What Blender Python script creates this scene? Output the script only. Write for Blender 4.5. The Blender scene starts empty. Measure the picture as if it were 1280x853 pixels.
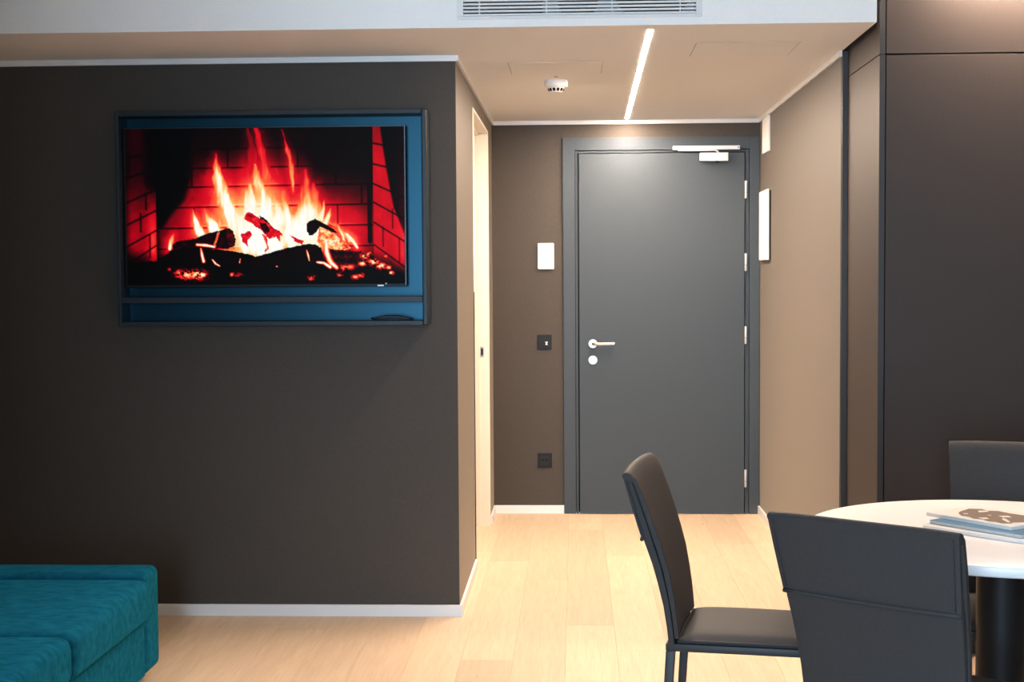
import bpy, bmesh, math, random
import numpy as np
from mathutils import Vector, Matrix

random.seed(7)
SC = bpy.context.scene
COL = SC.collection

# ------------------------------------------------------------------ camera
F_PX, PITCH, YAW, ROLL, CAM_H = 1805.7, 0.0471, -0.0434, -0.0061, 1.4785
fw = Vector((math.sin(YAW) * math.cos(PITCH), math.cos(YAW) * math.cos(PITCH), -math.sin(PITCH)))
r0 = Vector((math.cos(YAW), -math.sin(YAW), 0)); u0 = r0.cross(fw)
rt = math.cos(ROLL) * r0 + math.sin(ROLL) * u0
up = -math.sin(ROLL) * r0 + math.cos(ROLL) * u0
cd = bpy.data.cameras.new('camera'); cam = bpy.data.objects.new('camera', cd); COL.objects.link(cam)
cd.sensor_fit = 'HORIZONTAL'; cd.sensor_width = 36.0; cd.lens = F_PX / 1280 * 36
cd.clip_start = 0.05
cam.matrix_world = Matrix(((rt.x, up.x, -fw.x, 0), (rt.y, up.y, -fw.y, 0), (rt.z, up.z, -fw.z, CAM_H), (0, 0, 0, 1)))
SC.camera = cam

# ------------------------------------------------------------------ exposure, world, lights
vs = SC.view_settings
vs.view_transform = 'Standard'; vs.look = 'None'; vs.exposure = 0.0; vs.gamma = 1.0; vs.use_curve_mapping = False
W = bpy.data.worlds.new('world'); SC.world = W; W.use_nodes = True
W.node_tree.nodes['Background'].inputs[0].default_value = (0.55, 0.75, 1.0, 1)
W.node_tree.nodes['Background'].inputs[1].default_value = 0.6

LED_STRENGTH = 775.0
LED_COLOR = (1.0, 0.785, 0.61, 1)
WINDOW_POWER = 360.0
WINDOW_COLOR = (0.56, 0.78, 1.0)
SPOT_COLOR = (1.0, 0.74, 0.5)

def area(name, loc, rot, sx, sy, power, color):
    d = bpy.data.lights.new(name, 'AREA'); d.shape = 'RECTANGLE'; d.size = sx; d.size_y = sy
    d.energy = power; d.color = color
    o = bpy.data.objects.new(name, d); COL.objects.link(o); o.location = loc; o.rotation_euler = rot
    return o
# daylight through the big window behind the camera
area('window_daylight', (-.69, -2.42, 1.45), (math.radians(90), 0, 0), 1.45, 2.25, WINDOW_POWER, WINDOW_COLOR)

def spot_lamp(name, loc, power, size=120, blend=0.6, rad=0.04):
    d = bpy.data.lights.new(name, 'SPOT'); d.energy = power; d.color = SPOT_COLOR
    d.spot_size = math.radians(size); d.spot_blend = blend; d.shadow_soft_size = rad
    o = bpy.data.objects.new(name, d); COL.objects.link(o); o.location = loc
    return o

# ------------------------------------------------------------------ helpers
def new_mat(name):
    m = bpy.data.materials.new(name); m.use_nodes = True
    return m, m.node_tree.nodes, m.node_tree.links, m.node_tree.nodes['Principled BSDF']

def mat(name, col, rough=0.5, spec=0.5, metal=0.0, noise=0.0, nscale=40.0, bump=0.0, bscale=None, sheen=0.0, coat=0.0, stretch=None, stint=None):
    m, N, L, b = new_mat(name)
    b.inputs['Base Color'].default_value = (*col, 1); b.inputs['Roughness'].default_value = rough
    b.inputs['Specular IOR Level'].default_value = spec; b.inputs['Metallic'].default_value = metal
    if sheen: b.inputs['Sheen Weight'].default_value = sheen; b.inputs['Sheen Roughness'].default_value = 0.4; b.inputs['Sheen Tint'].default_value = (*(stint or (1, 1, 1)), 1)
    if coat: b.inputs['Coat Weight'].default_value = coat
    if noise or bump:
        tc = N.new('ShaderNodeTexCoord'); mp = N.new('ShaderNodeMapping'); L.new(tc.outputs['Object'], mp.inputs[0])
        if stretch: mp.inputs['Scale'].default_value = stretch
        nz = N.new('ShaderNodeTexNoise'); nz.inputs['Scale'].default_value = nscale; nz.inputs['Detail'].default_value = 4
        L.new(mp.outputs[0], nz.inputs['Vector'])
        if noise:
            mr = N.new('ShaderNodeMapRange'); mr.inputs[1].default_value = .3; mr.inputs[2].default_value = .7
            mr.inputs[3].default_value = 1 - noise; mr.inputs[4].default_value = 1 + noise
            L.new(nz.outputs['Fac'], mr.inputs[0])
            hs = N.new('ShaderNodeHueSaturation'); hs.inputs['Color'].default_value = (*col, 1)
            L.new(mr.outputs[0], hs.inputs['Value']); L.new(hs.outputs[0], b.inputs['Base Color'])
        if bump:
            n2 = N.new('ShaderNodeTexNoise'); n2.inputs['Scale'].default_value = bscale or nscale * 6; n2.inputs['Detail'].default_value = 3
            L.new(mp.outputs[0], n2.inputs['Vector'])
            bp = N.new('ShaderNodeBump'); bp.inputs['Strength'].default_value = bump; bp.inputs['Distance'].default_value = 0.002
            L.new(n2.outputs['Fac'], bp.inputs['Height']); L.new(bp.outputs[0], b.inputs['Normal'])
    return m

def emat(name, col, s):
    m, N, L, b = new_mat(name)
    b.inputs['Base Color'].default_value = (0.8, 0.8, 0.8, 1)
    b.inputs['Emission Color'].default_value = col; b.inputs['Emission Strength'].default_value = s
    return m

WALLP = mat('taupe_wallpaper', (0.060, 0.050, 0.0415), 0.60, 0.3, noise=0.10, nscale=160, bump=0.25, bscale=700, sheen=0.23, stint=(1, .82, .64))
WHITE = mat('white_paint', (0.80, 0.80, 0.79), 0.6, 0.3, noise=0.01, nscale=60)
CEIL = mat('white_ceiling_paint', (0.92, 0.915, 0.905), 0.7, 0.2, noise=0.012, nscale=90)
TRIM = mat('white_lacquer', (0.82, 0.82, 0.82), 0.35, 0.5)
CREAM = mat('cream_lacquer', (0.82, 0.77, 0.68), 0.4, 0.4)
DOORG = mat('grey_laminate', (0.053, 0.068, 0.083), 0.50, 0.2, noise=0.06, nscale=220, bump=0.08, bscale=900)
BLACK = mat('black_gap', (0.006, 0.006, 0.006), 0.8, 0.1)
STEEL = mat('brushed_steel', (0.62, 0.60, 0.57), 0.3, 0.5, metal=1.0)
SILVER = mat('silver_paint', (0.62, 0.63, 0.64), 0.4, 0.5, metal=0.35)
BPLAST = mat('black_plastic', (0.010, 0.010, 0.011), 0.45, 0.2)
DPLAST = mat('dark_plastic', (0.016, 0.016, 0.017), 0.5, 0.2)
WPLAST = mat('white_plastic', (0.85, 0.83, 0.80), 0.4, 0.5)
BLUEB = mat('dark_blue_lacquer', (0.009, 0.050, 0.078), 0.37, 0.3, metal=0.7, noise=0.05, nscale=200)
FRAMEM = mat('slate_lacquer', (0.016, 0.024, 0.032), 0.45, 0.3, noise=0.05, nscale=200)
CABM = mat('dark_brown_laminate', (0.043, 0.034, 0.031), 0.58, 0.3, noise=0.07, nscale=260, bump=0.06, bscale=1000)
CABE = mat('charcoal_edge', (0.030, 0.030, 0.031), 0.45, 0.4)
LEATH = mat('charcoal_leather', (0.043, 0.041, 0.042), 0.64, 0.18, noise=0.06, nscale=120, bump=0.30, bscale=520)
LEATH2 = mat('charcoal_leather_edge', (0.022, 0.024, 0.027), 0.5, 0.4, bump=0.25, bscale=520)
TEAL = mat('teal_velvet', (0.006, 0.086, 0.142), 0.8, 0.0, noise=0.30, nscale=22, bump=0.35, bscale=200, sheen=0.25, stint=(.05, .5, .62), stretch=(1.0, 1.7, 1.5))
TABW = mat('white_laminate', (0.80, 0.80, 0.81), 0.35, 0.5)
COLM = mat('black_metal', (0.007, 0.007, 0.008), 0.5, 0.25)
PAPER = mat('page_edges', (0.86, 0.80, 0.75), 0.7, 0.2)
PAPERB = mat('blue_cover', (0.05, 0.17, 0.30), 0.4, 0.4)
COVERW = mat('white_cover', (0.80, 0.77, 0.73), 0.35, 0.5)
INK = mat('brown_ink', (0.175, 0.125, 0.095), 0.45, 0.4)
LED = emat('led_diffuser', LED_COLOR, LED_STRENGTH)
GREYB = mat('galvanised_plate', (0.62, 0.70, 0.78), 0.5, 0.5)
FOAM = mat('black_foam', (0.012, 0.013, 0.016), 0.9, 0.2, bump=1.0, bscale=120)
RED = mat('red_cap', (0.5, 0.3, 0.2), 0.5)

def wood():
    m, N, L, b = new_mat('pale_oak')
    geo = N.new('ShaderNodeNewGeometry'); oi = N.new('ShaderNodeObjectInfo')
    mul = N.new('ShaderNodeVectorMath'); mul.operation = 'SCALE'; mul.inputs[0].default_value = (13.7, 29.3, 5.1)
    L.new(oi.outputs['Random'], mul.inputs['Scale'])
    add = N.new('ShaderNodeVectorMath'); add.operation = 'ADD'; L.new(geo.outputs['Position'], add.inputs[0]); L.new(mul.outputs[0], add.inputs[1])
    mp = N.new('ShaderNodeMapping'); mp.inputs['Scale'].default_value = (14, 1.1, 1); L.new(add.outputs[0], mp.inputs[0])
    n1 = N.new('ShaderNodeTexNoise'); n1.inputs['Scale'].default_value = 1.6; n1.inputs['Detail'].default_value = 6; n1.inputs['Distortion'].default_value = 1.2
    L.new(mp.outputs[0], n1.inputs['Vector'])
    mp2 = N.new('ShaderNodeMapping'); mp2.inputs['Scale'].default_value = (150, 6, 1); L.new(add.outputs[0], mp2.inputs[0])
    n2 = N.new('ShaderNodeTexNoise'); n2.inputs['Scale'].default_value = 1.0; n2.inputs['Detail'].default_value = 3; L.new(mp2.outputs[0], n2.inputs['Vector'])
    ramp = N.new('ShaderNodeValToRGB'); e = ramp.color_ramp.elements
    e[0].position = .15; e[0].color = (0.585, 0.425, 0.285, 1); e[1].position = .85; e[1].color = (0.68, 0.525, 0.375, 1)
    L.new(n1.outputs['Fac'], ramp.inputs[0])
    mr = N.new('ShaderNodeMapRange'); mr.inputs[1].default_value = .3; mr.inputs[2].default_value = .7; mr.inputs[3].default_value = .93; mr.inputs[4].default_value = 1.05
    L.new(n2.outputs['Fac'], mr.inputs[0])
    mr2 = N.new('ShaderNodeMapRange'); mr2.inputs[3].default_value = .88; mr2.inputs[4].default_value = 1.08; L.new(oi.outputs['Random'], mr2.inputs[0])
    mm = N.new('ShaderNodeMath'); mm.operation = 'MULTIPLY'; L.new(mr.outputs[0], mm.inputs[0]); L.new(mr2.outputs[0], mm.inputs[1])
    # small dark knots
    mp3 = N.new('ShaderNodeMapping'); mp3.inputs['Scale'].default_value = (1, .45, 1); L.new(add.outputs[0], mp3.inputs[0])
    vo = N.new('ShaderNodeTexVoronoi'); vo.inputs['Scale'].default_value = 3.4; L.new(mp3.outputs[0], vo.inputs['Vector'])
    mk = N.new('ShaderNodeMapRange'); mk.inputs[1].default_value = .012; mk.inputs[2].default_value = .035; mk.inputs[3].default_value = .5; mk.inputs[4].default_value = 1
    L.new(vo.outputs['Distance'], mk.inputs[0])
    m3 = N.new('ShaderNodeMath'); m3.operation = 'MULTIPLY'; L.new(mm.outputs[0], m3.inputs[0]); L.new(mk.outputs[0], m3.inputs[1])
    hs = N.new('ShaderNodeHueSaturation'); L.new(ramp.outputs[0], hs.inputs['Color']); L.new(m3.outputs[0], hs.inputs['Value'])
    L.new(hs.outputs[0], b.inputs['Base Color'])
    b.inputs['Roughness'].default_value = .5; b.inputs['Specular IOR Level'].default_value = .3
    bp = N.new('ShaderNodeBump'); bp.inputs['Strength'].default_value = .08; bp.inputs['Distance'].default_value = .001
    L.new(n2.outputs['Fac'], bp.inputs['Height']); L.new(bp.outputs[0], b.inputs['Normal'])
    return m
WOOD = wood()

def link(name, bm, m, parent=None, smooth=False, angle=None):
    me = bpy.data.meshes.new(name); bm.normal_update(); bm.to_mesh(me); bm.free()
    o = bpy.data.objects.new(name, me); COL.objects.link(o)
    if m: me.materials.append(m)
    if smooth:
        for p in me.polygons: p.use_smooth = True
        if angle is not None:
            me.set_sharp_from_angle(angle=math.radians(angle))
    if parent: o.parent = parent
    return o

def weighted(o):
    wm = o.modifiers.new('weighted_normals', 'WEIGHTED_NORMAL'); wm.keep_sharp = False; wm.weight = 100
    for p in o.data.polygons: p.use_smooth = True
    return o

def add_box(bm, x0, x1, y0, y1, z0, z1, bev=0.0, seg=2):
    vs_ = [bm.verts.new((x, y, z)) for x in (x0, x1) for y in (y0, y1) for z in (z0, z1)]
    fs = []
    for a, b, c, d in ((0, 1, 3, 2), (4, 6, 7, 5), (0, 4, 5, 1), (2, 3, 7, 6), (0, 2, 6, 4), (1, 5, 7, 3)):
        fs.append(bm.faces.new((vs_[a], vs_[b], vs_[c], vs_[d])))
    if bev > 0:
        es = list({e for f_ in fs for e in f_.edges})
        bmesh.ops.bevel(bm, geom=es, offset=bev, segments=seg, profile=0.5, affect='EDGES')

def box(name, x0, x1, y0, y1, z0, z1, m, parent=None, bev=0.0, seg=2):
    bm = bmesh.new(); add_box(bm, x0, x1, y0, y1, z0, z1, bev, seg)
    o = link(name, bm, m, parent)
    return weighted(o) if bev > 0 else o

def boxes(name, lst, m, parent=None, bev=0.0):
    bm = bmesh.new()
    for b in lst: add_box(bm, *b, bev)
    o = link(name, bm, m, parent)
    return weighted(o) if bev > 0 else o

def tube(bm, pts, rad, n=10, closed=False, caps=True):
    pts = [Vector(p) for p in pts]; rings = []
    rads = rad if isinstance(rad, (list, tuple)) else [rad] * len(pts)
    for i, p in enumerate(pts):
        if closed: d = pts[(i + 1) % len(pts)] - pts[i - 1]
        else: d = pts[min(i + 1, len(pts) - 1)] - pts[max(i - 1, 0)]
        d.normalize(); a = Vector((0, 0, 1)) if abs(d.z) < .9 else Vector((1, 0, 0))
        s = d.cross(a).normalized(); t = s.cross(d)
        rings.append([bm.verts.new(p + (s * math.cos(2 * math.pi * k / n) + t * math.sin(2 * math.pi * k / n)) * rads[i]) for k in range(n)])
    m_ = len(rings)
    for i in range(m_ if closed else m_ - 1):
        A, B = rings[i], rings[(i + 1) % m_]
        for k in range(n): bm.faces.new((A[k], A[(k + 1) % n], B[(k + 1) % n], B[k]))
    if caps and not closed:
        bm.faces.new(rings[0][::-1]); bm.faces.new(rings[-1])

def lathe(bm, prof, n=32, axis='Z', c=(0, 0, 0)):
    """prof: list of (radius, height) from start to end, closed with caps"""
    rings = []
    for r, hh in prof:
        ring = []
        for k in range(n):
            a = 2 * math.pi * k / n
            if axis == 'Z': v = (r * math.cos(a), r * math.sin(a), hh)
            elif axis == 'Y': v = (r * math.cos(a), hh, r * math.sin(a))
            else: v = (hh, r * math.cos(a), r * math.sin(a))
            ring.append(bm.verts.new((v[0] + c[0], v[1] + c[1], v[2] + c[2])))
        rings.append(ring)
    for A, B in zip(rings, rings[1:]):
        for k in range(n): bm.faces.new((A[k], A[(k + 1) % n], B[(k + 1) % n], B[k]))
    bm.faces.new(rings[0][::-1]); bm.faces.new(rings[-1])
    bmesh.ops.recalc_face_normals(bm, faces=bm.faces[:])

def tag(o, label=None, cat=None, group=None, kind=None):
    if label: o['label'] = label
    if cat: o['category'] = cat
    if group: o['group'] = group
    if kind: o['kind'] = kind
    return o

def empty(name, loc=(0, 0, 0), rz=0.0):
    o = bpy.data.objects.new(name, None); COL.objects.link(o); o.location = loc; o.rotation_euler = (0, 0, rz)
    o.empty_display_size = .1
    return o

def struct(o): o['kind'] = 'structure'; return o

# ------------------------------------------------------------------ key measures (metres; camera stands at x=0 y=0)
H = 2.40            # hall ceiling
HF = 2.68           # living room ceiling
YF = 6.152          # television wall
YB = 8.827          # back wall with the entrance door
XL, XR = -0.50, 1.124
YS = 5.459          # front of the dropped ceiling
X0, X1, Y0 = -3.6, 2.45, -2.5

# ------------------------------------------------------------------ shell
struct(boxes('wall_front', [(X0, XL, YF, YF + .10, 0, H)], WALLP))
# hall left wall with the open doorway
DY0, DY1, DZ = 7.20, 8.385, 2.285
struct(boxes('wall_left', [(XL - .085, XL, YF + .10, DY0 - .046, 0, H), (XL - .085, XL, DY1 + .013, YB, 0, H), (XL - .085, XL, DY0 - .046, DY1 + .013, DZ + .013, H)], WALLP))
# back wall, opening for the entrance door
struct(boxes('wall_back', [(XL - .085, -.055, YB, YB + .12, 0, H), (1.112, XR + .12, YB, YB + .12, 0, H), (-.055, 1.112, YB, YB + .12, 2.285, H)], WALLP))
struct(boxes('wall_right', [(XR, XR + .026, 6.17, YB, 0, H)], WALLP))
struct(box('wall_right_outer', X1, X1 + .1, Y0, 6.4, 0, HF, WALLP))
struct(box('wall_right_return', XR + .026, X1 + .1, 6.42, 6.5, 0, HF, WHITE))
struct(box('wall_left_outer', X0 - .1, X0, Y0, YF + .1, 0, HF, WALLP))
struct(boxes('wall_rear', [(X0, -1.46, Y0 - .1, Y0, 0, HF), (.08, X1, Y0 - .1, Y0, 0, HF), (-1.46, .08, Y0 - .1, Y0, 2.60, HF), (-1.46, .08, Y0 - .1, Y0, 0, .25)], WALLP))
# side room behind the open doorway
struct(boxes('wall_side_room', [(-2.3, XL - .085, YB, YB + .1, 0, H), (-2.4, -2.3, YF + .1, YB + .1, 0, H)], CREAM))
struct(box('floor', X0, X1, Y0, YB + .1, -.06, -.016, mat('subfloor', (.10, .06, .035), .9)))
struct(box('ceiling', X0, X1, Y0, YS, HF, HF + .06, CEIL))

# dropped hall ceiling with the air slot in its face (the grille hole is left open)
GX0, GX1, GZ0, GZ1 = -.412, .456, 2.441, 2.585
soff = struct(boxes('ceiling_lower', [
    (X0, XR, YS, YB, H, H + .03),
    (X0, GX0, YS, YS + .03, H + .03, HF + .06), (GX1, XR, YS, YS + .03, H + .03, HF + .06),
    (GX0, GX1, YS, YS + .03, H + .03, GZ0), (GX0, GX1, YS, YS + .03, GZ1, HF + .06),
    (XR - .03, XR, YS + .03, YF + .3, H + .03, HF + .06)], CEIL))
# ------------------------------------------------------------------ planks
def planks():
    fl = bpy.data.objects['floor']
    rnd = random.Random(3)
    w = .2; k0 = int((X0 + .04) / w) - 1
    g = .0004
    joints = {}
    for k in range(-18, 13):
        xa = -.04 + w * k; xb = xa + w
        if xb < X0 + .02 or xa > X1: continue
        xa_, xb_ = max(xa, X0), min(xb, X1)
        yend = YB if xa > -2.4 and xa < XR + .1 else 6.3
        y = Y0 + rnd.uniform(-1.6, 0)
        fixed = {-1: [5.1, 6.9], 0: [6.0, 8.25], -2: [5.45, 7.35], -3: [4.7, 6.5, 7.6], 1: [5.6, 7.5], 2: [4.9, 6.8]}.get(k)
        ys = [Y0]
        if fixed:
            y2 = fixed[0]
            pre = []
            while y2 > Y0: pre.append(y2); y2 -= rnd.uniform(1.5, 2.1)
            ys += sorted(pre)[0 if sorted(pre)[0] > Y0 + .3 else 1:] + fixed[1:]
        else:
            while True:
                y += rnd.uniform(1.6, 2.2)
                if y > yend - .35: break
                if y > Y0 + .3: ys.append(y)
        ys.append(yend)
        for a, b in zip(ys, ys[1:]):
            bm = bmesh.new(); cx, cy = (xa_ + xb_) / 2, (a + b) / 2
            add_box(bm, xa_ + g - cx, xb_ - g - cx, a + g - cy, b - g - cy, -.0155, 0)
            o = link('plank', bm, WOOD, fl); o.location = (cx, cy, 0)
planks()

# ------------------------------------------------------------------ baseboards and ceiling trims
BH, BT = .05, .013
struct(box('baseboard_front', X0, XL + BT, YF - BT, YF, 0, BH, TRIM, bev=.0015))
struct(boxes('baseboard_left', [(XL, XL + BT, YF, DY0 - .05, 0, BH), (XL, XL + BT, DY1 + .05, YB - BT, 0, BH)], TRIM, bev=.0015))
struct(box('baseboard_back', XL, -.068, YB - BT, YB, 0, BH, TRIM, bev=.0015))
struct(box('baseboard_right', XR - BT, XR, 6.17, YB - .008, 0, BH, TRIM, bev=.0015))
TH, TT = .024, .012
struct(box('trim_1', X0, XL + TT, YF - TT, YF, H - TH, H, TRIM, bev=.001))
struct(box('trim_2', XL, XL + TT, YF, YB - TT, H - TH, H, TRIM, bev=.001))
struct(box('trim_3', XL, XR, YB - TT, YB, H - TH, H, TRIM, bev=.001))
struct(box('trim_4', XR - TT, XR, 6.15, YB - TT, H - TH, H, TRIM, bev=.001))

# rear window (behind the camera): frame and glass
wn = struct(boxes('window_1', [(-1.46, -1.42, Y0 - .16, Y0 - .10, .25, 2.60), (.04, .08, Y0 - .16, Y0 - .10, .25, 2.60), (-1.42, .04, Y0 - .16, Y0 - .10, .25, .31), (-1.42, .04, Y0 - .16, Y0 - .10, 2.54, 2.60), (-.71, -.67, Y0 - .16, Y0 - .10, .31, 2.54)], DPLAST))
gm, N_, L_, b_ = new_mat('window_glass'); b_.inputs['Transmission Weight'].default_value = 1.0; b_.inputs['Roughness'].default_value = 0.0; b_.inputs['IOR'].default_value = 1.45
for xa_ in (-1.42, -.67): box('pane', xa_, xa_ + .71, Y0 - .133, Y0 - .127, .31, 2.54, gm, wn)
struct(box('wall_daylight_blocker', X0, -1.08, .82, .94, 0, HF, WALLP))  # unseen wall added to shade the left end of the television wall

# ------------------------------------------------------------------ open doorway lining in the left wall
d2 = struct(boxes('door_2', [(XL - .10, XL + .004, DY0 - .045, DY0, 0, DZ + .012), (XL - .10, XL + .004, DY1, DY1 + .012, 0, DZ + .012), (XL - .10, XL + .004, DY0, DY1, DZ, DZ + .012)], CREAM, bev=.001))
boxes('door_stop', [(XL - .10, XL - .052, DY1 - .012, DY1, 0, DZ), (XL - .10, XL - .052, DY0, DY1 - .012, DZ - .012, DZ)], CREAM, d2)
box('rubber_seal', XL + .001, XL + .0045, DY0 - .049, DY0 - .0452, 0.0, DZ - .9, BLACK, d2)
box('strike_plate', XL - .05, XL - .028, DY1 - .002, DY1, .99, 1.05, STEEL, d2)
box('latch_slot', XL - .044, XL - .034, DY1 - .0025, DY1 - .0005, 1.00, 1.04, BLACK, d2)

# ------------------------------------------------------------------ entrance door
dr = struct(box('door_1', .0285, 1.0275, YB - .028, YB + .02, .006, 2.1965, DOORG, bev=.0015))
def dpart(name, *a, **k): return box(name, *a, parent=dr, **k)
boxes('door_frame', [(-.068, .0045, YB - .020, YB + .05, 0, 2.294), (1.0585, 1.120, YB - .020, YB + .05, 0, 2.294), (.0045, 1.0585, YB - .020, YB + .05, 2.2185, 2.294)], DOORG, dr, bev=.0012)
boxes('door_stop', [(.0072, .0222, YB - .012, YB + .04, 0, 2.2155), (1.0335, 1.0560, YB - .012, YB + .04, 0, 2.2155), (.0222, 1.0335, YB - .012, YB + .04, 2.2025, 2.2155)], DOORG, dr, bev=.001)
box('door_backing', -.055, 1.112, YB + .05, YB + .055, 0, 2.285, BLACK, dr)
for z in (1.9735, 1.535, 1.0935, .219):
    bm = bmesh.new(); lathe(bm, [(.0078, z - .053), (.0085, z - .052), (.0085, z + .052), (.0078, z + .053)], 14, 'Z', (1.0365, YB - .024, 0))
    h_ = link('hinge', bm, SILVER, dr, True, 40)
    bm = bmesh.new(); lathe(bm, [(.0088, z - .018), (.0088, z - .0165)], 14, 'Z', (1.0365, YB - .024, 0))
    link('hinge_knuckle', bm, DPLAST, h_)
# lever handle and lock escutcheon
bm = bmesh.new(); lathe(bm, [(.027, YB - .028), (.027, YB - .034), (.0255, YB - .036), (.012, YB - .0362)], 32, 'Y', (.111, 0, 1.045))
hd = link('door_handle', bm, STEEL, dr, True, 40)
bm = bmesh.new()
tube(bm, [(.111, YB - .034, 1.045), (.111, YB - .066, 1.045), (.116, YB - .078, 1.045), (.128, YB - .084, 1.045), (.150, YB - .085, 1.045), (.240, YB - .085, 1.046)], [.0085, .0085, .0095, .010, .0095, .0092], 14)
link('lever', bm, mat('warm_steel', (.72, .60, .50), .3, metal=1.0), hd, True, 50)
bm = bmesh.new(); lathe(bm, [(.027, YB - .028), (.027, YB - .033), (.0255, YB - .0345), (.010, YB - .035), (.009, YB - .038), (.0085, YB - .0385)], 32, 'Y', (.111, 0, .945))
link('lock_rose', bm, STEEL, dr, True, 40)
# closer: slide rail on the frame, arm, body on the leaf
cl = box('door_closer', .757, .925, YB - .075, YB - .028, 2.143, 2.194, SILVER, dr, bev=.003)
box('slide_rail', .596, .998, YB - .046, YB - .020, 2.2135, 2.2375, SILVER, cl, bev=.002)
boxes('rail_screw', [(.602, .609, YB - .047, YB - .0455, 2.222, 2.229), (.985, .992, YB - .047, YB - .0455, 2.222, 2.229)], BLACK, cl)
bm = bmesh.new(); tube(bm, [(.868, YB - .055, 2.192), (.862, YB - .055, 2.203), (.846, YB - .052, 2.2125)], .0065, 8)
link('closer_arm', bm, SILVER, cl, True, 50)
box('slide_bar', .627, .846, YB - .042, YB - .028, 2.206, 2.2135, SILVER, cl, bev=.001)
bm = bmesh.new(); lathe(bm, [(.010, 2.136), (.010, 2.143)], 14, 'Z', (.862, YB - .052, 0)); link('spindle_cap', bm, BLACK, cl)

# ------------------------------------------------------------------ things on the walls
t = tag(empty('wall_terminal', (-.174, YB, 1.579)), 'blank white upright wall terminal above the black light switch', 'terminal')
box('housing', -.050, .050, -.018, -.004, -.080, .080, WPLAST, t, bev=.006, seg=3)
box('back_plate', -.044, .044, -.004, 0, -.074, .074, DPLAST, t)
t = tag(empty('light_switch', (-.184, YB, 1.055)), 'black square switch plate with a small white symbol beside the entrance door', 'switch')
box('plate', -.044, .044, -.009, 0, -.044, .044, BPLAST, t, bev=.0015)
box('rocker', -.026, -.001, -.012, -.009, -.026, .022, DPLAST, t, bev=.001)
box('rocker', .001, .026, -.012, -.009, -.026, .022, DPLAST, t, bev=.001)
bm = bmesh.new()
for x0_, x1_, z0_, z1_ in ((.005, .019, -.004, .002), (.008, .016, -.012, -.004), (.006, .018, -.017, -.012)): add_box(bm, x0_, x1_, -.0126, -.012, z0_, z1_)
link('symbol', bm, WPLAST, t)
t = tag(empty('wall_socket', (-.1855, YB, .328)), 'black square socket plate low on the wall above the white baseboard', 'socket')
box('plate', -.044, .044, -.009, 0, -.044, .044, BPLAST, t, bev=.0015)
box('insert', -.028, .028, -.0105, -.009, -.028, .028, DPLAST, t, bev=.001)
for x in (-.012, .010):
    box('port', x - .006, x + .006, -.0112, -.0104, -.002, .006, BLACK, t)
t = tag(empty('wall_panel', (XR, 8.515, 1.747)), 'white tall flat panel standing proud of the right wall beside the door', 'panel')
box('cover', -.022, -.011, -.185, .185, -.203, .203, WPLAST, t, bev=.003)
box('mount', -.011, 0, -.178, .18, -.196, .196, DPLAST, t)
t = tag(empty('sensor_box', (XR, 8.50, 2.28)), 'white narrow box on the right wall tucked under the ceiling trim', 'box')
box('cover', -.014, 0, -.13, .13, -.110, .094, WPLAST, t, bev=.003)

# ------------------------------------------------------------------ ceiling fittings
t = tag(empty('linear_light', (.306, 7.19, H)), 'glowing recessed linear light running along the hall ceiling to the door', 'light')
t.rotation_euler = (0, 0, -.0084)
box('diffuser', -.010, .010, -1.628, 1.53, -.0004, .001, LED, t)
t = tag(empty('smoke_detector', (-.084, 6.99, H)), 'round white smoke detector with dark slots on the hall ceiling', 'detector')
bm = bmesh.new(); lathe(bm, [(.054, 0), (.056, -.003), (.056, -.024), (.052, -.031), (.043, -.033)], 40)
link('base', bm, WPLAST, t, True, 40)
bm = bmesh.new(); lathe(bm, [(.041, -.032), (.040, -.036), (.032, -.054), (.024, -.058)], 40); hd_ = link('chamber', bm, WPLAST, t, True, 40)
for k in range(12):
    a = math.radians(-90 + 30 * (k + .5)); bm = bmesh.new(); add_box(bm, -.0058, .0058, -.0012, .0012, -.0075, .0075)
    bmesh.ops.transform(bm, matrix=Matrix.Translation((.0368 * math.cos(a), .0368 * math.sin(a), -.045)) @ Matrix.Rotation(a - math.pi / 2, 4, 'Z') @ Matrix.Rotation(-math.radians(30), 4, 'X'), verts=bm.verts[:])
    link('slot', bm, BLACK, t)
bm = bmesh.new(); lathe(bm, [(.0, 0), (.011, 0), (.010, -.002), (.0, -.0025)][1:3], 20)
o = link('indicator_cap', bm, mat('beige_cap', (.42, .31, .22), .5)); o.location = (-.082, 6.851, H)
tag(o, 'tiny flat beige disc on the ceiling just ahead of the smoke detector', 'disc')
def hatch(name, xa, xb, ya, yb, label):
    t = tag(empty(name, ((xa + xb) / 2, (ya + yb) / 2, H)), label, 'hatch', None)
    w_, d_ = (xb - xa) / 2, (yb - ya) / 2; g_ = .0022
    box('panel', -w_, w_, -d_, d_, -.0012, .0005, CEIL, t)
    boxes('joint', [(-w_ - g_, -w_, -d_, d_, -.0006, .0002), (w_, w_ + g_, -d_, d_, -.0006, .0002), (-w_, w_, d_, d_ + g_, -.0006, .0002), (-w_, w_, -d_ - g_, -d_, -.0006, .0002)], mat('hatch_joint', (.30, .24, .20), .8), t)
hatch('ceiling_hatch', -.285, .126, 6.38, 6.75, 'square flush hatch in the hall ceiling near the smoke detector')
hatch('ceiling_hatch', .497, .91, 5.90, 6.255, 'square flush hatch in the hall ceiling right of the linear light')

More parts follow.
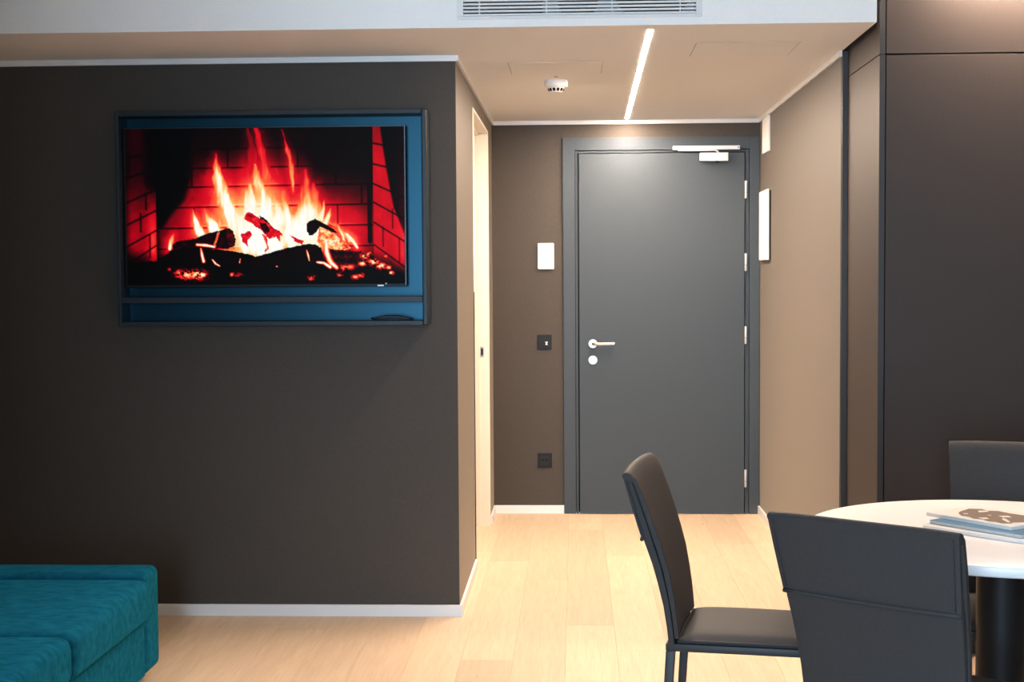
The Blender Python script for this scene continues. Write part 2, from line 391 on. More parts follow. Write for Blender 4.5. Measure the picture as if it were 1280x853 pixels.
# air grille in the face of the dropped ceiling
t = tag(empty('air_grille', (.022, YS, 2.50)), 'long white slatted air grille in the face of the dropped ceiling', 'grille')
gx0, gx1 = -.4415, .4415
def gl(x): return x - .022
boxes('frame', [(gl(-.436), gl(.480), -.005, .012, -.071, -.059), (gl(-.436), gl(.480), -.005, .012, .085, .100), (gl(-.436), gl(-.412), -.005, .012, -.059, .085), (gl(.456), gl(.480), -.005, .012, -.059, .085)], WHITE, t, bev=.001)
for k in range(11):
    z = -.0535 + k * .0133
    bm = bmesh.new(); add_box(bm, gl(-.412), gl(.456), .000, .012, z - .0038, z + .0038, .0008, 1)
    link('slat', bm, WHITE, t)
for x in (-.352, -.1, .145, .398):
    box('divider', gl(x) - .0022, gl(x) + .0022, -.001, .004, -.059, .085, WHITE, t)
pl = box('duct_plate', gl(-.412), gl(.456), .10, .11, -.062, .09, GREYB, t)
for x, w_, cz in ((.017, .076, .012), (.30, .15, .07)):
    bm = bmesh.new()
    lathe(bm, [(w_, .06), (w_, .098)], 40, 'Y', (gl(x), 0, cz)); bmesh.ops.bisect_plane(bm, geom=bm.verts[:] + bm.edges[:] + bm.faces[:], plane_co=(0, 0, .084), plane_no=(0, 0, 1), clear_outer=True); link('duct_collar', bm, FOAM, t)
box('foam_strip', gl(-.41), gl(-.118), .04, .09, -.054, .084, FOAM, t)
boxes('plenum', [(gl(-.412), gl(.456), .03, .11, .085, .09), (gl(-.416), gl(-.412), .03, .11, -.06, .085), (gl(.456), gl(.46), .03, .11, -.06, .085), (gl(-.412), gl(.456), .03, .11, -.062, -.059)], GREYB, t)

# ------------------------------------------------------------------ television niche
TX0, TX1, TZ0, TZ1 = -1.925, -.6125, 1.2625, 2.163
TY = 6.017
t = tag(empty('tv_surround', ((TX0 + TX1) / 2, YF, TZ0)), 'dark slate-blue box surround with a bottom shelf around the television', 'surround')
ox, oy, oz = t.location
def tb(x0, x1, y0, y1, z0, z1): return (x0 - ox, x1 - ox, y0 - oy, y1 - oy, z0 - oz, z1 - oz)
box('backboard', *tb(TX0 + .015, TX1 - .022, YF - .014, YF, TZ0 + .018, TZ1 - .018), BLUEB, t)
box('side_panel', *tb(TX0, TX0 + .015, TY, YF, TZ0, TZ1), FRAMEM, t, bev=.002)
box('side_panel', *tb(TX1 - .022, TX1, TY, YF, TZ0, TZ1), FRAMEM, t, bev=.005, seg=3)
box('top_panel', *tb(TX0 + .015, TX1 - .022, TY + .002, YF, TZ1 - .018, TZ1 - .0005), FRAMEM, t, bev=.0015)
box('bottom_panel', *tb(TX0 + .015, TX1 - .022, TY + .002, YF, TZ0 + .0005, TZ0 + .019), FRAMEM, t, bev=.0015)
box('shelf', *tb(TX0 + .015, TX1 - .022, TY + .002, YF, 1.360, 1.384), FRAMEM, t, bev=.0015)

# screen picture: heat field of a log fire in a brick hearth, painted into a colour attribute
def fire_image(Wn, Hn):
    X, Y = np.meshgrid(np.linspace(158, 504.5, Wn), np.linspace(160.5, 356.5, Hn))   # rows run downwards
    rng = np.random.default_rng(5)
    def vnoise(sx, sy, seed):
        r = np.random.default_rng(seed); g = r.random((260, 420))
        u, v = (X - 150) / sx, (Y - 150) / sy
        i, j = np.floor(u).astype(int), np.floor(v).astype(int); a, b = u - i, v - j
        a = a * a * (3 - 2 * a); b = b * b * (3 - 2 * b)
        q = lambda jj, ii: g[jj % 260, ii % 420]
        return (q(j, i) * (1 - a) + q(j, i + 1) * a) * (1 - b) + (q(j + 1, i) * (1 - a) + q(j + 1, i + 1) * a) * b
    def fbm(sx, sy, seed): return .5 * vnoise(sx, sy, seed) + .3 * vnoise(sx / 2, sy / 2, seed + 1) + .2 * vnoise(sx / 4, sy / 4, seed + 2)
    sm = lambda a, b, x: (lambda q: q * q * (3 - 2 * q))(np.clip((x - a) / (b - a), 0, 1))
    def inpoly(P):
        X, Y = Xw, Yw
        r = np.zeros(X.shape, bool); n = len(P)
        for k in range(n):
            (xa, ya), (xb, yb) = P[k], P[(k + 1) % n]
            if ya == yb: continue
            c = ((ya > Y) != (yb > Y)) & (X < (xb - xa) * (Y - ya) / (yb - ya) + xa)
            r ^= c
        return r
    Xw, Yw = X + 2.4 * (fbm(5, 5, 201) - .5), Y + 2.4 * (fbm(4, 5, 211) - .5)
    def seg(P):
        d = np.full(X.shape, 1e9); tt = np.zeros(X.shape); n = len(P) - 1
        for k in range(n):
            (xa, ya), (xb, yb) = P[k][:2], P[k + 1][:2]
            L2 = (xb - xa) ** 2 + (yb - ya) ** 2 + 1e-9
            s = np.clip(((X - xa) * (xb - xa) + (Y - ya) * (yb - ya)) / L2, 0, 1)
            dd = np.hypot(X - xa - s * (xb - xa), Y - ya - s * (yb - ya))
            m = dd < d; d = np.where(m, dd, d); tt = np.where(m, k + s, tt)
        return d, tt
    # back wall
    h = .40 * np.exp(-((X - 325) / 105) ** 2 - (np.maximum(0, 285 - Y) / 78) ** 2) + .075
    h += .13 * np.exp(-((X - 290) / 75) ** 2 - ((Y - 275) / 40) ** 2)
    h *= 1 - .55 * sm(375, 400, X) * (1 - sm(200, 262, Y))
    h += .20 * np.exp(-((X - 440) / 34) ** 2 - ((Y - 288) / 34) ** 2)
    h *= .88 + .24 * fbm(14, 9, 11)
    jy = [160.5, 185.3, 209.3, 232.7, 258, 284, 310]
    jx = [[300, 430], [286, 373], [241, 420], [330, 452], [243, 422], [300, 462], [250, 360]]
    sl = lambda x: -(x - 330) * .012
    for k, y in enumerate(jy):
        dy = Y - (y + sl(X))
        h *= 1 - .75 * np.exp(-(dy / 1.1) ** 2); h += .10 * np.exp(-((dy + 2) / .8) ** 2) * sm(.15, .5, h)
        for x in jx[k]:
            m = (dy > 0) & (dy < 24); dx = X - x
            h = np.where(m, h * (1 - .7 * np.exp(-(dx / 1.1) ** 2)) + .06 * np.exp(-((dx + 2) / .8) ** 2) * sm(.15, .5, h), h)
    soot_edge = np.interp(Y, [158, 209, 225, 250, 268, 284, 286, 300], [243, 240, 238, 230, 214, 203, 197, 197])
    h *= sm(soot_edge - 6, soot_edge + 6, X)
    h *= .35 + .65 * sm(160, 232, Y) + .3 * np.exp(-((X - 325) / 30) ** 2)
    h = np.where((X > 458.5) & (X < 464.5) & (Y > 230) & (Y < 305), h * .3, h)
    # left side wall
    lw = (X < 195); hl = (.10 + .20 * sm(200, 300, Y)) * sm(158, 176, X + 10) * (.85 + .3 * fbm(9, 9, 31))
    hl += .24 * sm(240, 300, Y) * np.exp(-((X - 191) / 6) ** 2)
    for ya, yb in ((196, 190), (221, 212), (252, 238), (280, 264), (307, 289), (330, 308)):
        hl *= 1 - .75 * np.exp(-((Y - (ya + (yb - ya) * (X - 160) / 33)) / 1.3) ** 2)
    for x, ya, yb in ((183, 240, 262), (176, 265, 290), (187, 292, 322), (162, 190, 215)):
        hl = np.where((Y > ya) & (Y < yb), hl * (1 - .7 * np.exp(-((X - x) / 1.2) ** 2)), hl)
    hl *= 1 - sm(305, 335, Y - (X - 170) * .3)
    hl *= 1 - .9 * sm(176, 190, X) * (1 - sm(225, 245, Y))
    h = np.where(lw, hl, h)
    # right side wall
    rw = X > 466.5
    redge = np.interp(Y, [158, 180, 207, 240, 262, 285, 305], [475, 477.5, 481.5, 487, 491, 500, 508])
    hr = .40 * (1 - sm(redge - 1.5, redge + 3, X)) * (.8 + .3 * fbm(12, 20, 51)) * (.75 + .25 * sm(160, 200, Y))
    hr += .13 * sm(486, 503, X) * (.6 + .4 * sm(180, 260, Y))
    for xa, ya, xb, yb in ((466, 180.5, 505, 189), (466, 206.5, 505, 216), (466, 231, 505, 249), (466, 254, 505, 276), (466, 279, 505, 304), (466, 307, 505, 336)):
        hr *= 1 - .8 * np.exp(-((Y - (ya + (yb - ya) * (X - xa) / (xb - xa))) / 1.2) ** 2)
    for x, ya, yb in ((490, 262, 288), (478, 285, 310), (498, 300, 330)):
        hr = np.where((Y > ya) & (Y < yb), hr * (1 - .55 * np.exp(-((X - x) / 1.) ** 2)), hr)
    hr *= 1 - sm(312, 345, Y - (X - 480) * .3)
    h = np.where(rw, hr, h)
    # floor of the hearth
    h = np.where((Y > 318) & ~rw & ~lw, h * (1 - sm(316, 326, Y)), h)
    # flames
    wob = (fbm(7, 26, 71) - .5) * 9
    Xs = X.copy(); X = X + wob * sm(330, 250, Y)
    flames = [
        [(271, 193, 1.5, .50), (271, 204, 4, .70), (273, 222, 6.5, .95), (279, 243, 7, 1.1), (287, 262, 9, 1.15), (299, 282, 15, 1.2), (312, 304, 18, 1.2)],
        [(321, 157, 3, .36), (324, 172, 4, .46), (328, 190, 5, .52), (331, 208, 6, .58), (334, 225, 9, .66)],
        [(312, 160, 2, .22), (316, 185, 4, .30), (318, 205, 9, .44), (318, 228, 16, .60)],
        [(319, 206, 1.5, .70), (321, 220, 4, .84), (325, 236, 8, .95), (330, 252, 13, 1.08), (333, 275, 20, 1.2), (335, 305, 26, 1.2)],
        [(313, 232, 3, .82), (313, 250, 9, 1.02), (312, 270, 14, 1.1)],
        [(337, 235, 4, .66), (343, 255, 7, .92), (350, 275, 14, 1.1)],
        [(353, 163, .7, .25), (358, 174, 1.2, .38), (361, 186, 2.2, .55), (364, 200, 3, .70), (366, 216, 3, .80), (367, 230, 2.6, .86), (366, 241, 1.2, .6)],
        [(381, 214, 2.5, .48), (382, 232, 6, .60), (383, 250, 10, .78), (384, 266, 16, 1.05), (383, 288, 22, 1.2)],
        [(393, 232, 3, .5), (394, 252, 6, .68), (396, 270, 9, .9)],
        [(300, 268, 3, .8), (303, 282, 6, 1.1), (307, 300, 9, 1.2)], [(372, 262, 4, .7), (374, 278, 9, 1.05), (372, 296, 12, 1.2)], [(413, 262, 1, .6), (411, 270, 2.6, .85), (405, 282, 4, 1.0)],
        [(353, 240, 2, .62), (354, 252, 4, .76), (358, 270, 9, 1.05), (364, 292, 18, 1.2)],
        [(405, 252, 1, .6), (403, 264, 2.6, .95), (400, 275, 5, 1.1)],
        [(241, 262, 1, .55), (245, 276, 3, 1.0), (250, 290, 5.5, 1.2), (254, 296, 6, 1.2)],
        [(256, 262, 1, .6), (262, 275, 4.5, 1.1), (270, 291, 7, 1.2)],
        [(271, 262, 2, .5), (276, 280, 6, .85)],
        [(217, 293, .8, .6), (214, 301, 2.6, 1.0), (212, 311, 2, 1.1)],
        [(423, 285, 1, .5), (431, 293, 1.8, .8), (436, 303, 2, .8)],
        [(433, 294, 1.5, 1.0), (440, 302, 2.6, 1.2), (446, 311, 1.5, 1.0)],
        [(408, 278, 2, .6), (421, 284, 2.5, .75), (429, 296, 2, .95), (430, 306, 1.5, .9)],
    ]
    fl = np.zeros(X.shape); gw = np.zeros(X.shape)
    for P in flames:
        d, tt = seg(P)
        wd = np.interp(tt, range(len(P)), [p[2] for p in P]); ht = np.interp(tt, range(len(P)), [p[3] for p in P])
        f_ = ht * np.exp(-(d / (wd * 1.35)) ** 2.6)
        fl = np.maximum(fl, f_)
        gw = np.maximum(gw, ht * np.exp(-(d / (wd * 2.0 + 4)) ** 2))
    h = h + .24 * gw
    h = np.maximum(h, fl * (.70 + .58 * fbm(5, 32, 91)))
    X = Xs
    bed = 1.18 * np.exp(-(((X - 348) / 74) ** 2 + ((Y - 306) / 17) ** 2) ** 1.4)
    h = np.maximum(h, bed * (.62 + .75 * fbm(9, 13, 111)))
    # logs (drawn back to front): polygon, base heat, texture amount
    n1, n2 = fbm(6, 4, 131), fbm(2.6, 2.6, 151)
    def log(P, base, tex, rim=0.0, soft=1.0):
        nonlocal h
        m = inpoly(P)
        v = base + tex * (n1 - .5) + .6 * tex * (n2 - .5)
        if rim:
            d, _ = seg(P + [P[0]]); v = v + rim * np.exp(-(d / 2.2) ** 2)
        h = np.where(m, np.maximum(v, 0), h)
    log([(325, 270), (334, 276), (340, 283), (333, 287), (326, 281)], .12, .3)
    log([(306, 270), (309, 265.5), (314, 266), (331, 277), (348, 289), (353, 293), (351, 304), (345, 297), (336, 300), (327, 288), (313, 279), (306, 274)], .42, .40)
    log([(325, 279), (333, 279), (338, 290), (333, 293), (327, 287)], .12, .2)
    log([(301, 293), (313, 289), (316, 294), (309, 302), (311, 309), (303, 303)], .40, .5)
    log([(327, 292), (333, 296), (336, 312), (330, 317), (333, 306)], .44, .4)
    log([(215, 305), (221, 302), (243, 298), (262, 291), (276, 288), (286, 285), (292, 290), (295, 300), (293, 308), (283, 312), (270, 311), (258, 311), (240, 316), (215, 318)], .07, .16)
    log([(272, 291), (275, 289), (269, 309), (266, 310)], .62, .2)
    log([(283, 286), (288, 285), (293, 296), (291, 308), (285, 308)], .17, .25)
    log([(362, 295), (380, 302), (378, 307), (370, 304)], .42, .3)
    log([(384, 281), (388, 277), (394, 275), (402, 279), (416, 287), (423, 294), (417, 292), (400, 285), (392, 295), (386, 295), (383, 287)], .06, .12)
    log([(399, 286), (417, 293), (430, 303), (438, 312), (420, 316), (396, 304)], .74, .75)
    log([(405, 312), (452, 316), (450, 328), (446, 336), (432, 341), (420, 333), (413, 325)], .10, .30, .10)
    log([(202, 323), (212, 313), (226, 311), (262, 311), (300, 316), (318, 321), (322, 330), (314, 338), (300, 341), (222, 338), (204, 330)], .015, .05)
    log([(316, 322), (330, 319), (346, 314), (366, 309), (384, 306), (394, 307), (401, 311), (404, 320), (402, 331), (388, 338), (330, 342), (313, 334)], .03, .13)
    log([(190, 326), (240, 330), (320, 336), (405, 331), (440, 338), (500, 341), (505, 357), (158, 357), (158, 330)], .0, .02)
    # flames licking up in front of the middle logs
    lick = np.zeros(X.shape)
    for P in ([(322, 292, 1, .8), (323, 302, 2.5, 1.1), (322, 312, 4, 1.2)], [(341, 297, 1.2, .8), (343, 306, 3, 1.1), (341, 315, 4, 1.2)], [(351, 296, 1.2, .9), (352, 306, 3, 1.15), (350, 313, 4, 1.2)], [(312, 300, 1, .9), (313, 308, 3, 1.1), (316, 316, 3, 1.1)], [(331, 300, 1, .7), (332, 310, 2.2, 1.0)], [(316, 290, .8, .8), (318, 298, 1.6, 1.0), (320, 308, 2, 1.1)]):
        d, tt = seg(P); wd = np.interp(tt, range(len(P)), [p[2] for p in P]); ht = np.interp(tt, range(len(P)), [p[3] for p in P])
        lick = np.maximum(lick, ht * np.exp(-(d / (wd * 1.3)) ** 2.4))
    front = Y > np.interp(X, [200, 250, 300, 323, 346, 384, 400], [311, 311, 316, 320, 314, 306, 311])
    h = np.where(front, h, np.maximum(h, lick * (.75 + .5 * fbm(4, 9, 221))))
    # small flames in front of the logs and embers
    for P in ([(251, 311, 1.2, .9), (252, 318, 2, 1.1), (254, 327, 2.2, 1.2)], [(265, 325, .8, .9), (269, 330, 1.6, 1.1), (274, 333, .8, 1.0)], [(300, 324, .6, .7), (299, 329, .9, .9)],
              [(383, 314, 1, .8), (385, 321, 1.5, 1.0), (386, 327, .8, .8)], [(345, 334, .9, 1.0), (346, 334, .9, 1.0)],
              [(246, 306, 2, 1.0), (258, 307, 2.2, 1.15), (268, 309, 1.6, 1.1)], [(407, 303, 3, 1.0), (408, 318, 4, 1.2), (413, 330, 4, 1.15), (420, 336, 3, .95)], [(396, 329, 1.5, 1.1), (404, 330, 2, 1.2), (412, 335, 2.5, 1.2)],
              [(330, 165, .3, .3), (331, 166, .3, .3)], [(346, 211, .5, .62), (349, 220, .5, .5)]):
        d, tt = seg(P); wd = np.interp(tt, range(len(P)), [p[2] for p in P]); ht = np.interp(tt, range(len(P)), [p[3] for p in P])
        h = np.maximum(h, ht * np.exp(-(d / (wd * .85)) ** 2) * (.7 + .6 * fbm(3, 6, 231)))
    emb = [(211, 337, 2.5, .4), (224, 341, 8, .55), (232, 344, 12, .72), (246, 344, 12, .82), (252, 344, 6, .9), (222, 347, 4, .5), (290, 344, 3.5, .7), (297, 344, 6, .35), (389, 348, 5, .62), (387, 350, 3, .5), (424, 345, 4, .55),
           (443, 348, 5, .7), (450, 346, 5, .6), (455, 322, 7, .75), (460, 319, 5, .7), (452, 331, 5, .85), (466, 329, 8, .8), (475, 334, 7, .85), (485, 336, 4, .75), (488, 343, 3, .95), (481, 322, 3, .55), (430, 336, 8, .62), (437, 335, 6, .6)]
    ne = fbm(3, 2.2, 171)
    for x, y, r_, v in emb:
        g = np.exp(-(((X - x) / r_) ** 2 + ((Y - y) / (r_ * .42 + 1)) ** 2))
        h = np.maximum(h, v * g * sm(.36, .66, ne + .10 * g) * 1.25)
    h = np.clip(h, 0, 1.25)
    stops = [0, .08, .2, .34, .46, .58, .70, .82, .95, 1.1]
    cols = np.array([(0, 0, 0), (14, 0, 2), (84, 0, 8), (196, 0, 24), (232, 14, 36), (255, 84, 54), (255, 138, 72), (255, 196, 118), (255, 244, 206), (255, 255, 248)]) / 255.
    out = np.stack([np.interp(h, stops, cols[:, c]) for c in range(3)], -1)
    return np.where(out <= .04045, out / 12.92, ((out + .055) / 1.055) ** 2.4)

tv = tag(empty('television', (-1.303, YF - .014, 1.43)), 'flat black television showing a log fire in a red brick hearth', 'television')
ox, oy, oz = tv.location
SX0, SX1, SZ0, SZ1 = -1.9035, -.7045, 1.4255, 2.1005
SY = 6.062
bz = boxes('bezel', [(SX0 - ox, SX1 - ox, SY + .0015 - oy, SY + .030 - oy, SZ0 - oz, SZ1 - oz)], BPLAST, tv, bev=.002)
boxes('rear_housing', [(-.42, .42, SY + .030 - oy, -.001, .12, .52)], BPLAST, tv, bev=.004)
boxes('edge_strip', [(SX1 - .0055 - ox, SX1 - .003 - ox, SY - .0005 - oy, SY + .002 - oy, SZ0 + .004 - oz, SZ1 - .003 - oz), (SX0 + .004 - ox, SX1 - .003 - ox, SY - .0005 - oy, SY + .002 - oy, SZ1 - .003 - oz, SZ1 - .0012 - oz)], mat('dark_chrome', (.07, .085, .10), .35, metal=.8), tv)
Wn, Hn = 460, 262
img = fire_image(Wn, Hn)
px0, px1, pz0, pz1 = SX0 + .008 - ox, SX1 - .0085 - ox, SZ0 + .011 - oz, SZ1 - .006 - oz
gx, gz = np.meshgrid(np.linspace(px0, px1, Wn), np.linspace(pz1, pz0, Hn))
vv = np.stack([gx, np.full_like(gx, SY - .0002 - oy), gz], -1).reshape(-1, 3)
idx = np.arange(Wn * Hn).reshape(Hn, Wn)
ff = np.stack([idx[:-1, :-1], idx[1:, :-1], idx[1:, 1:], idx[:-1, 1:]], -1).reshape(-1, 4)
me = bpy.data.meshes.new('screen')
me.vertices.add(len(vv)); me.vertices.foreach_set('co', vv.ravel().astype(np.float32))
me.loops.add(ff.size); me.loops.foreach_set('vertex_index', ff.ravel().astype(np.int32))
me.polygons.add(len(ff)); me.polygons.foreach_set('loop_start', np.arange(0, ff.size, 4, dtype=np.int32))
me.update(calc_edges=True)
ca = me.color_attributes.new('picture', 'FLOAT_COLOR', 'POINT')
ca.data.foreach_set('color', np.concatenate([img.reshape(-1, 3), np.ones((Wn * Hn, 1))], 1).ravel().astype(np.float32))
m, N, L, b = new_mat('lit_screen')
at = N.new('ShaderNodeAttribute'); at.attribute_name = 'picture'; L.new(at.outputs['Color'], b.inputs['Emission Color'])
b.inputs['Emission Strength'].default_value = 1.0; b.inputs['Base Color'].default_value = (.004, .004, .004, 1); b.inputs['Roughness'].default_value = .5
b.inputs['Specular IOR Level'].default_value = .05
me.materials.append(m)
sc_ = bpy.data.objects.new('screen', me); COL.objects.link(sc_); sc_.parent = tv
boxes('badge', [(-.829 - ox, -.803 - ox, SY - .001 - oy, SY + .002 - oy, 1.4262 - oz, 1.4322 - oz)], SILVER, tv, bev=.0006)
boxes('receiver_window', [(-.796 - ox, -.789 - ox, SY - .001 - oy, SY + .002 - oy, 1.434 - oz, 1.441 - oz)], mat('grey_lens', (.25, .30, .34), .3), tv)

# curved remote lying on the bottom of the surround
bm = bmesh.new(); n = 18; prev = None
for k in range(n + 1):
    s = k / n; x = -.857 + .176 * s
    zb_ = 1.2820 + .0115 * (1 - (2 * s - 1) ** 2) * .55 + (.0055 if s < .001 else 0)
    zt_ = zb_ + (.0055 + .0095 * math.sin(math.pi * min(1, max(0, s * .92 + .04))))
    hw = .017 * (1 - .35 * abs(2 * s - 1) ** 6)
    c = [(-hw, zb_ + .002), (-hw * .8, zb_), (hw * .8, zb_), (hw, zb_ + .002), (hw, zt_ - .002), (hw * .7, zt_), (-hw * .7, zt_), (-hw, zt_ - .002)]
    ring = [bm.verts.new((x + .769, yy, z - 1.2815)) for yy, z in c]
    if prev:
        for i in range(8): bm.faces.new((prev[i], prev[(i + 1) % 8], ring[(i + 1) % 8], ring[i]))
    else: bm.faces.new(ring[::-1])
    prev = ring
bm.faces.new(prev); bmesh.ops.recalc_face_normals(bm, faces=bm.faces[:])
rm = link('remote_control', bm, BPLAST, None, True, 50); rm.location = (-.769, YF - .085, 1.2825)
tag(rm, 'slim black curved remote control on the bottom of the television surround', 'remote')
for x in (-.03, 0.0, .03):
    bm = bmesh.new(); lathe(bm, [(.005, .0205), (.0045, .0215)], 14, 'Z', (x, 0, 0)); link('button', bm, DPLAST, rm)

# ------------------------------------------------------------------ tall cabinet on the right
CX, CY = 1.150, 5.532
t = tag(empty('tall_cabinet', (CX, CY, 0)), 'tall dark brown cabinet with flat handleless doors behind the dining table', 'cabinet')
JZ = 2.2915
cw = X1 - CX - .01
box('side_panel', 0, .022, 0, .86, .0, JZ - .0015, CABM, t, bev=.0008)
box('side_panel', 0, .022, 0, .86, JZ + .0015, HF - .01, CABM, t, bev=.0008)
boxes('edge_band', [(0.0003, .0217, -.0012, 0, 0, JZ - .0015), (0.0003, .0217, -.0012, 0, JZ + .0015, HF - .01)], CABE, t)
box('carcass', .024, cw, .03, .86, .08, HF - .012, BLACK, t)
box('plinth', .024, cw, .05, .07, 0, .08, CABE, t)
for xa, xb in ((.0262, .648), (.651, cw)):
    box('door', xa, xb, .002, .022, .085, JZ - .003, CABM, t, bev=.0008)
    box('door', xa, xb, .002, .022, JZ + .003, HF - .012, CABM, t, bev=.0008)
o = struct(box('trim_5', XR + .002, CX - .0015, 6.152, 6.168, 0, H - .002, CABE))

# ------------------------------------------------------------------ dining table
t = tag(empty('dining_table', (1.195, 4.08, 0)), 'round white dining table on a black column with magazines on it', 'table')
bm = bmesh.new(); lathe(bm, [(.40, .722), (.535, .722), (.538, .724), (.540, .727), (.540, .746), (.5385, .749), (.536, .75), (.3, .75)], 128)
link('tabletop', bm, TABW, t, True, 35)
bm = bmesh.new(); lathe(bm, [(.067, .012), (.067, .722)], 48); link('column', bm, COLM, t, True, 40)
bm = bmesh.new(); lathe(bm, [(.155, 0), (.155, .014), (.148, .018), (.08, .020)], 64); link('base_plate', bm, COLM, t, True, 40)
bm = bmesh.new(); lathe(bm, [(.16, .715), (.16, .722)], 48); link('mounting_plate', bm, COLM, t, True, 40)

# magazines
def magazine(loc, ang, l, w, th, label, cover, spine=None, sag=0.0):
    t = tag(empty('magazine', loc, ang), label, 'magazine', 'magazines stacked on the table')
    nseg = 14
    def sheet(name, z0, z1, m, inset=0.0):
        bm = bmesh.new(); rows = []
        for k in range(nseg + 1):
            s = k / nseg; x = inset + (l - 2 * inset) * s; dz = -sag * math.sin(math.pi * s)
            rows.append([bm.verts.new((x, yy, z + dz)) for yy, z in ((inset, z0), (w - inset, z0), (w - inset, z1), (inset, z1))])
        for A, B in zip(rows, rows[1:]):
            for i in range(4): bm.faces.new((A[i], A[(i + 1) % 4], B[(i + 1) % 4], B[i]))
        bm.faces.new(rows[0][::-1]); bm.faces.new(rows[-1]); bmesh.ops.recalc_face_normals(bm, faces=bm.faces[:])
        return link(name, bm, m, t)
    sheet('pages', .0006, th - .0006, spine or PAPER, .001)
    c = sheet('cover', th - .0006, th, cover)
    sheet('back_cover', 0, .0006, cover)
    return t, c
a0 = math.atan2(-.24, .171)
magazine((.978, 4.092, .7505), math.atan2(-.230, .212), .34, .25, .0095, 'large pale magazine at the bottom of the pile on the white table', COVERW)
magazine((1.004, 4.12, .7603), math.atan2(-.225, .180), .30, .22, .010, 'blue-edged magazine in the middle of the pile on the white table', PAPERB, mat('blue_pages', (.56, .57, .57), .6))
mg, cov = magazine((1.012, 4.192, .7706), a0, .296, .21, .010, 'top magazine of the pile, white cover with a brown printed shape', COVERW)
# printed brown shape (flat print lying on the cover), spared-out white marks on top of it
def flat(name, pts, z, m, parent):
    bm = bmesh.new(); f_ = bm.faces.new([bm.verts.new((x, y, z)) for x, y in pts])
    if f_.normal.z < 0: f_.normal_flip()
    bmesh.ops.triangulate(bm, faces=bm.faces[:])
    return link(name, bm, m, parent)
flat('print', [(.045, .098), (.03, .15), (.055, .175), (.085, .165), (.105, .185), (.15, .178), (.20, .182), (.235, .165), (.262, .125), (.268, .085), (.255, .060), (.262, .040), (.245, .022), (.22, .028), (.205, .018), (.175, .030), (.15, .022), (.125, .035), (.10, .032), (.075, .052), (.058, .070)], .0103, INK, cov)
for P in ([(.075, .068), (.085, .062), (.093, .070), (.084, .08)], [(.145, .045), (.175, .035), (.18, .052), (.16, .066)], [(.07, .14), (.09, .12), (.10, .15), (.085, .162)], [(.19, .10), (.205, .075), (.245, .048), (.25, .056), (.215, .085)], [(.16, .115), (.185, .105), (.20, .125), (.175, .14)], [(.135, .10), (.142, .098), (.145, .108), (.137, .11)]):
    flat('print', P, .0106, COVERW, cov)

# ------------------------------------------------------------------ dining chairs
ZS = [0.30, .425, .47, .544, .652, .73, .82, .909, .922]
VS = [0.004, 0, -.0045, -.0155, -.0425, -.0705, -.097, -.1215, -.125]
TS = [.03, .030, .031, .034, .042, .046, .042, .030, .024]
WS = [.196, .198, .201, .204, .211, .216, .224, .2305, .231]
def fz(z, A): return float(np.interp(z, ZS, A))
def smoothA(z, A):
    return (fz(z - .03, A) + 2 * fz(z, A) + fz(z + .03, A)) / 4 if z < .88 else fz(z, A)
CURV = .010
def sweep_profile(prof, wfun, name, m, parent, K=10, bev=.004):
    """prof: closed list of (v, z); swept over u in [-w(z), w(z)]"""
    bm = bmesh.new(); cols = []
    for v, z in prof:
        w_ = wfun(z)
        cols.append([bm.verts.new((w_ * (2 * k / K - 1), v + CURV * (2 * k / K - 1) ** 2, z - (.004 * (2 * k / K - 1) ** 4 if z > .9 else 0))) for k in range(K + 1)])
    n = len(prof)
    for i in range(n):
        A, B = cols[i], cols[(i + 1) % n]
        for k in range(K): bm.faces.new((A[k], A[k + 1], B[k + 1], B[k]))
    e0 = bm.faces.new([c[0] for c in cols]); e1 = bm.faces.new([c[-1] for c in cols][::-1])
    bmesh.ops.recalc_face_normals(bm, faces=bm.faces[:])
    if bev:
        es = list(set(e0.edges) | set(e1.edges))
        bmesh.ops.bevel(bm, geom=es, offset=bev, segments=3, profile=.5, affect='EDGES', clamp_overlap=True)
    return link(name, bm, m, parent, True, 50)

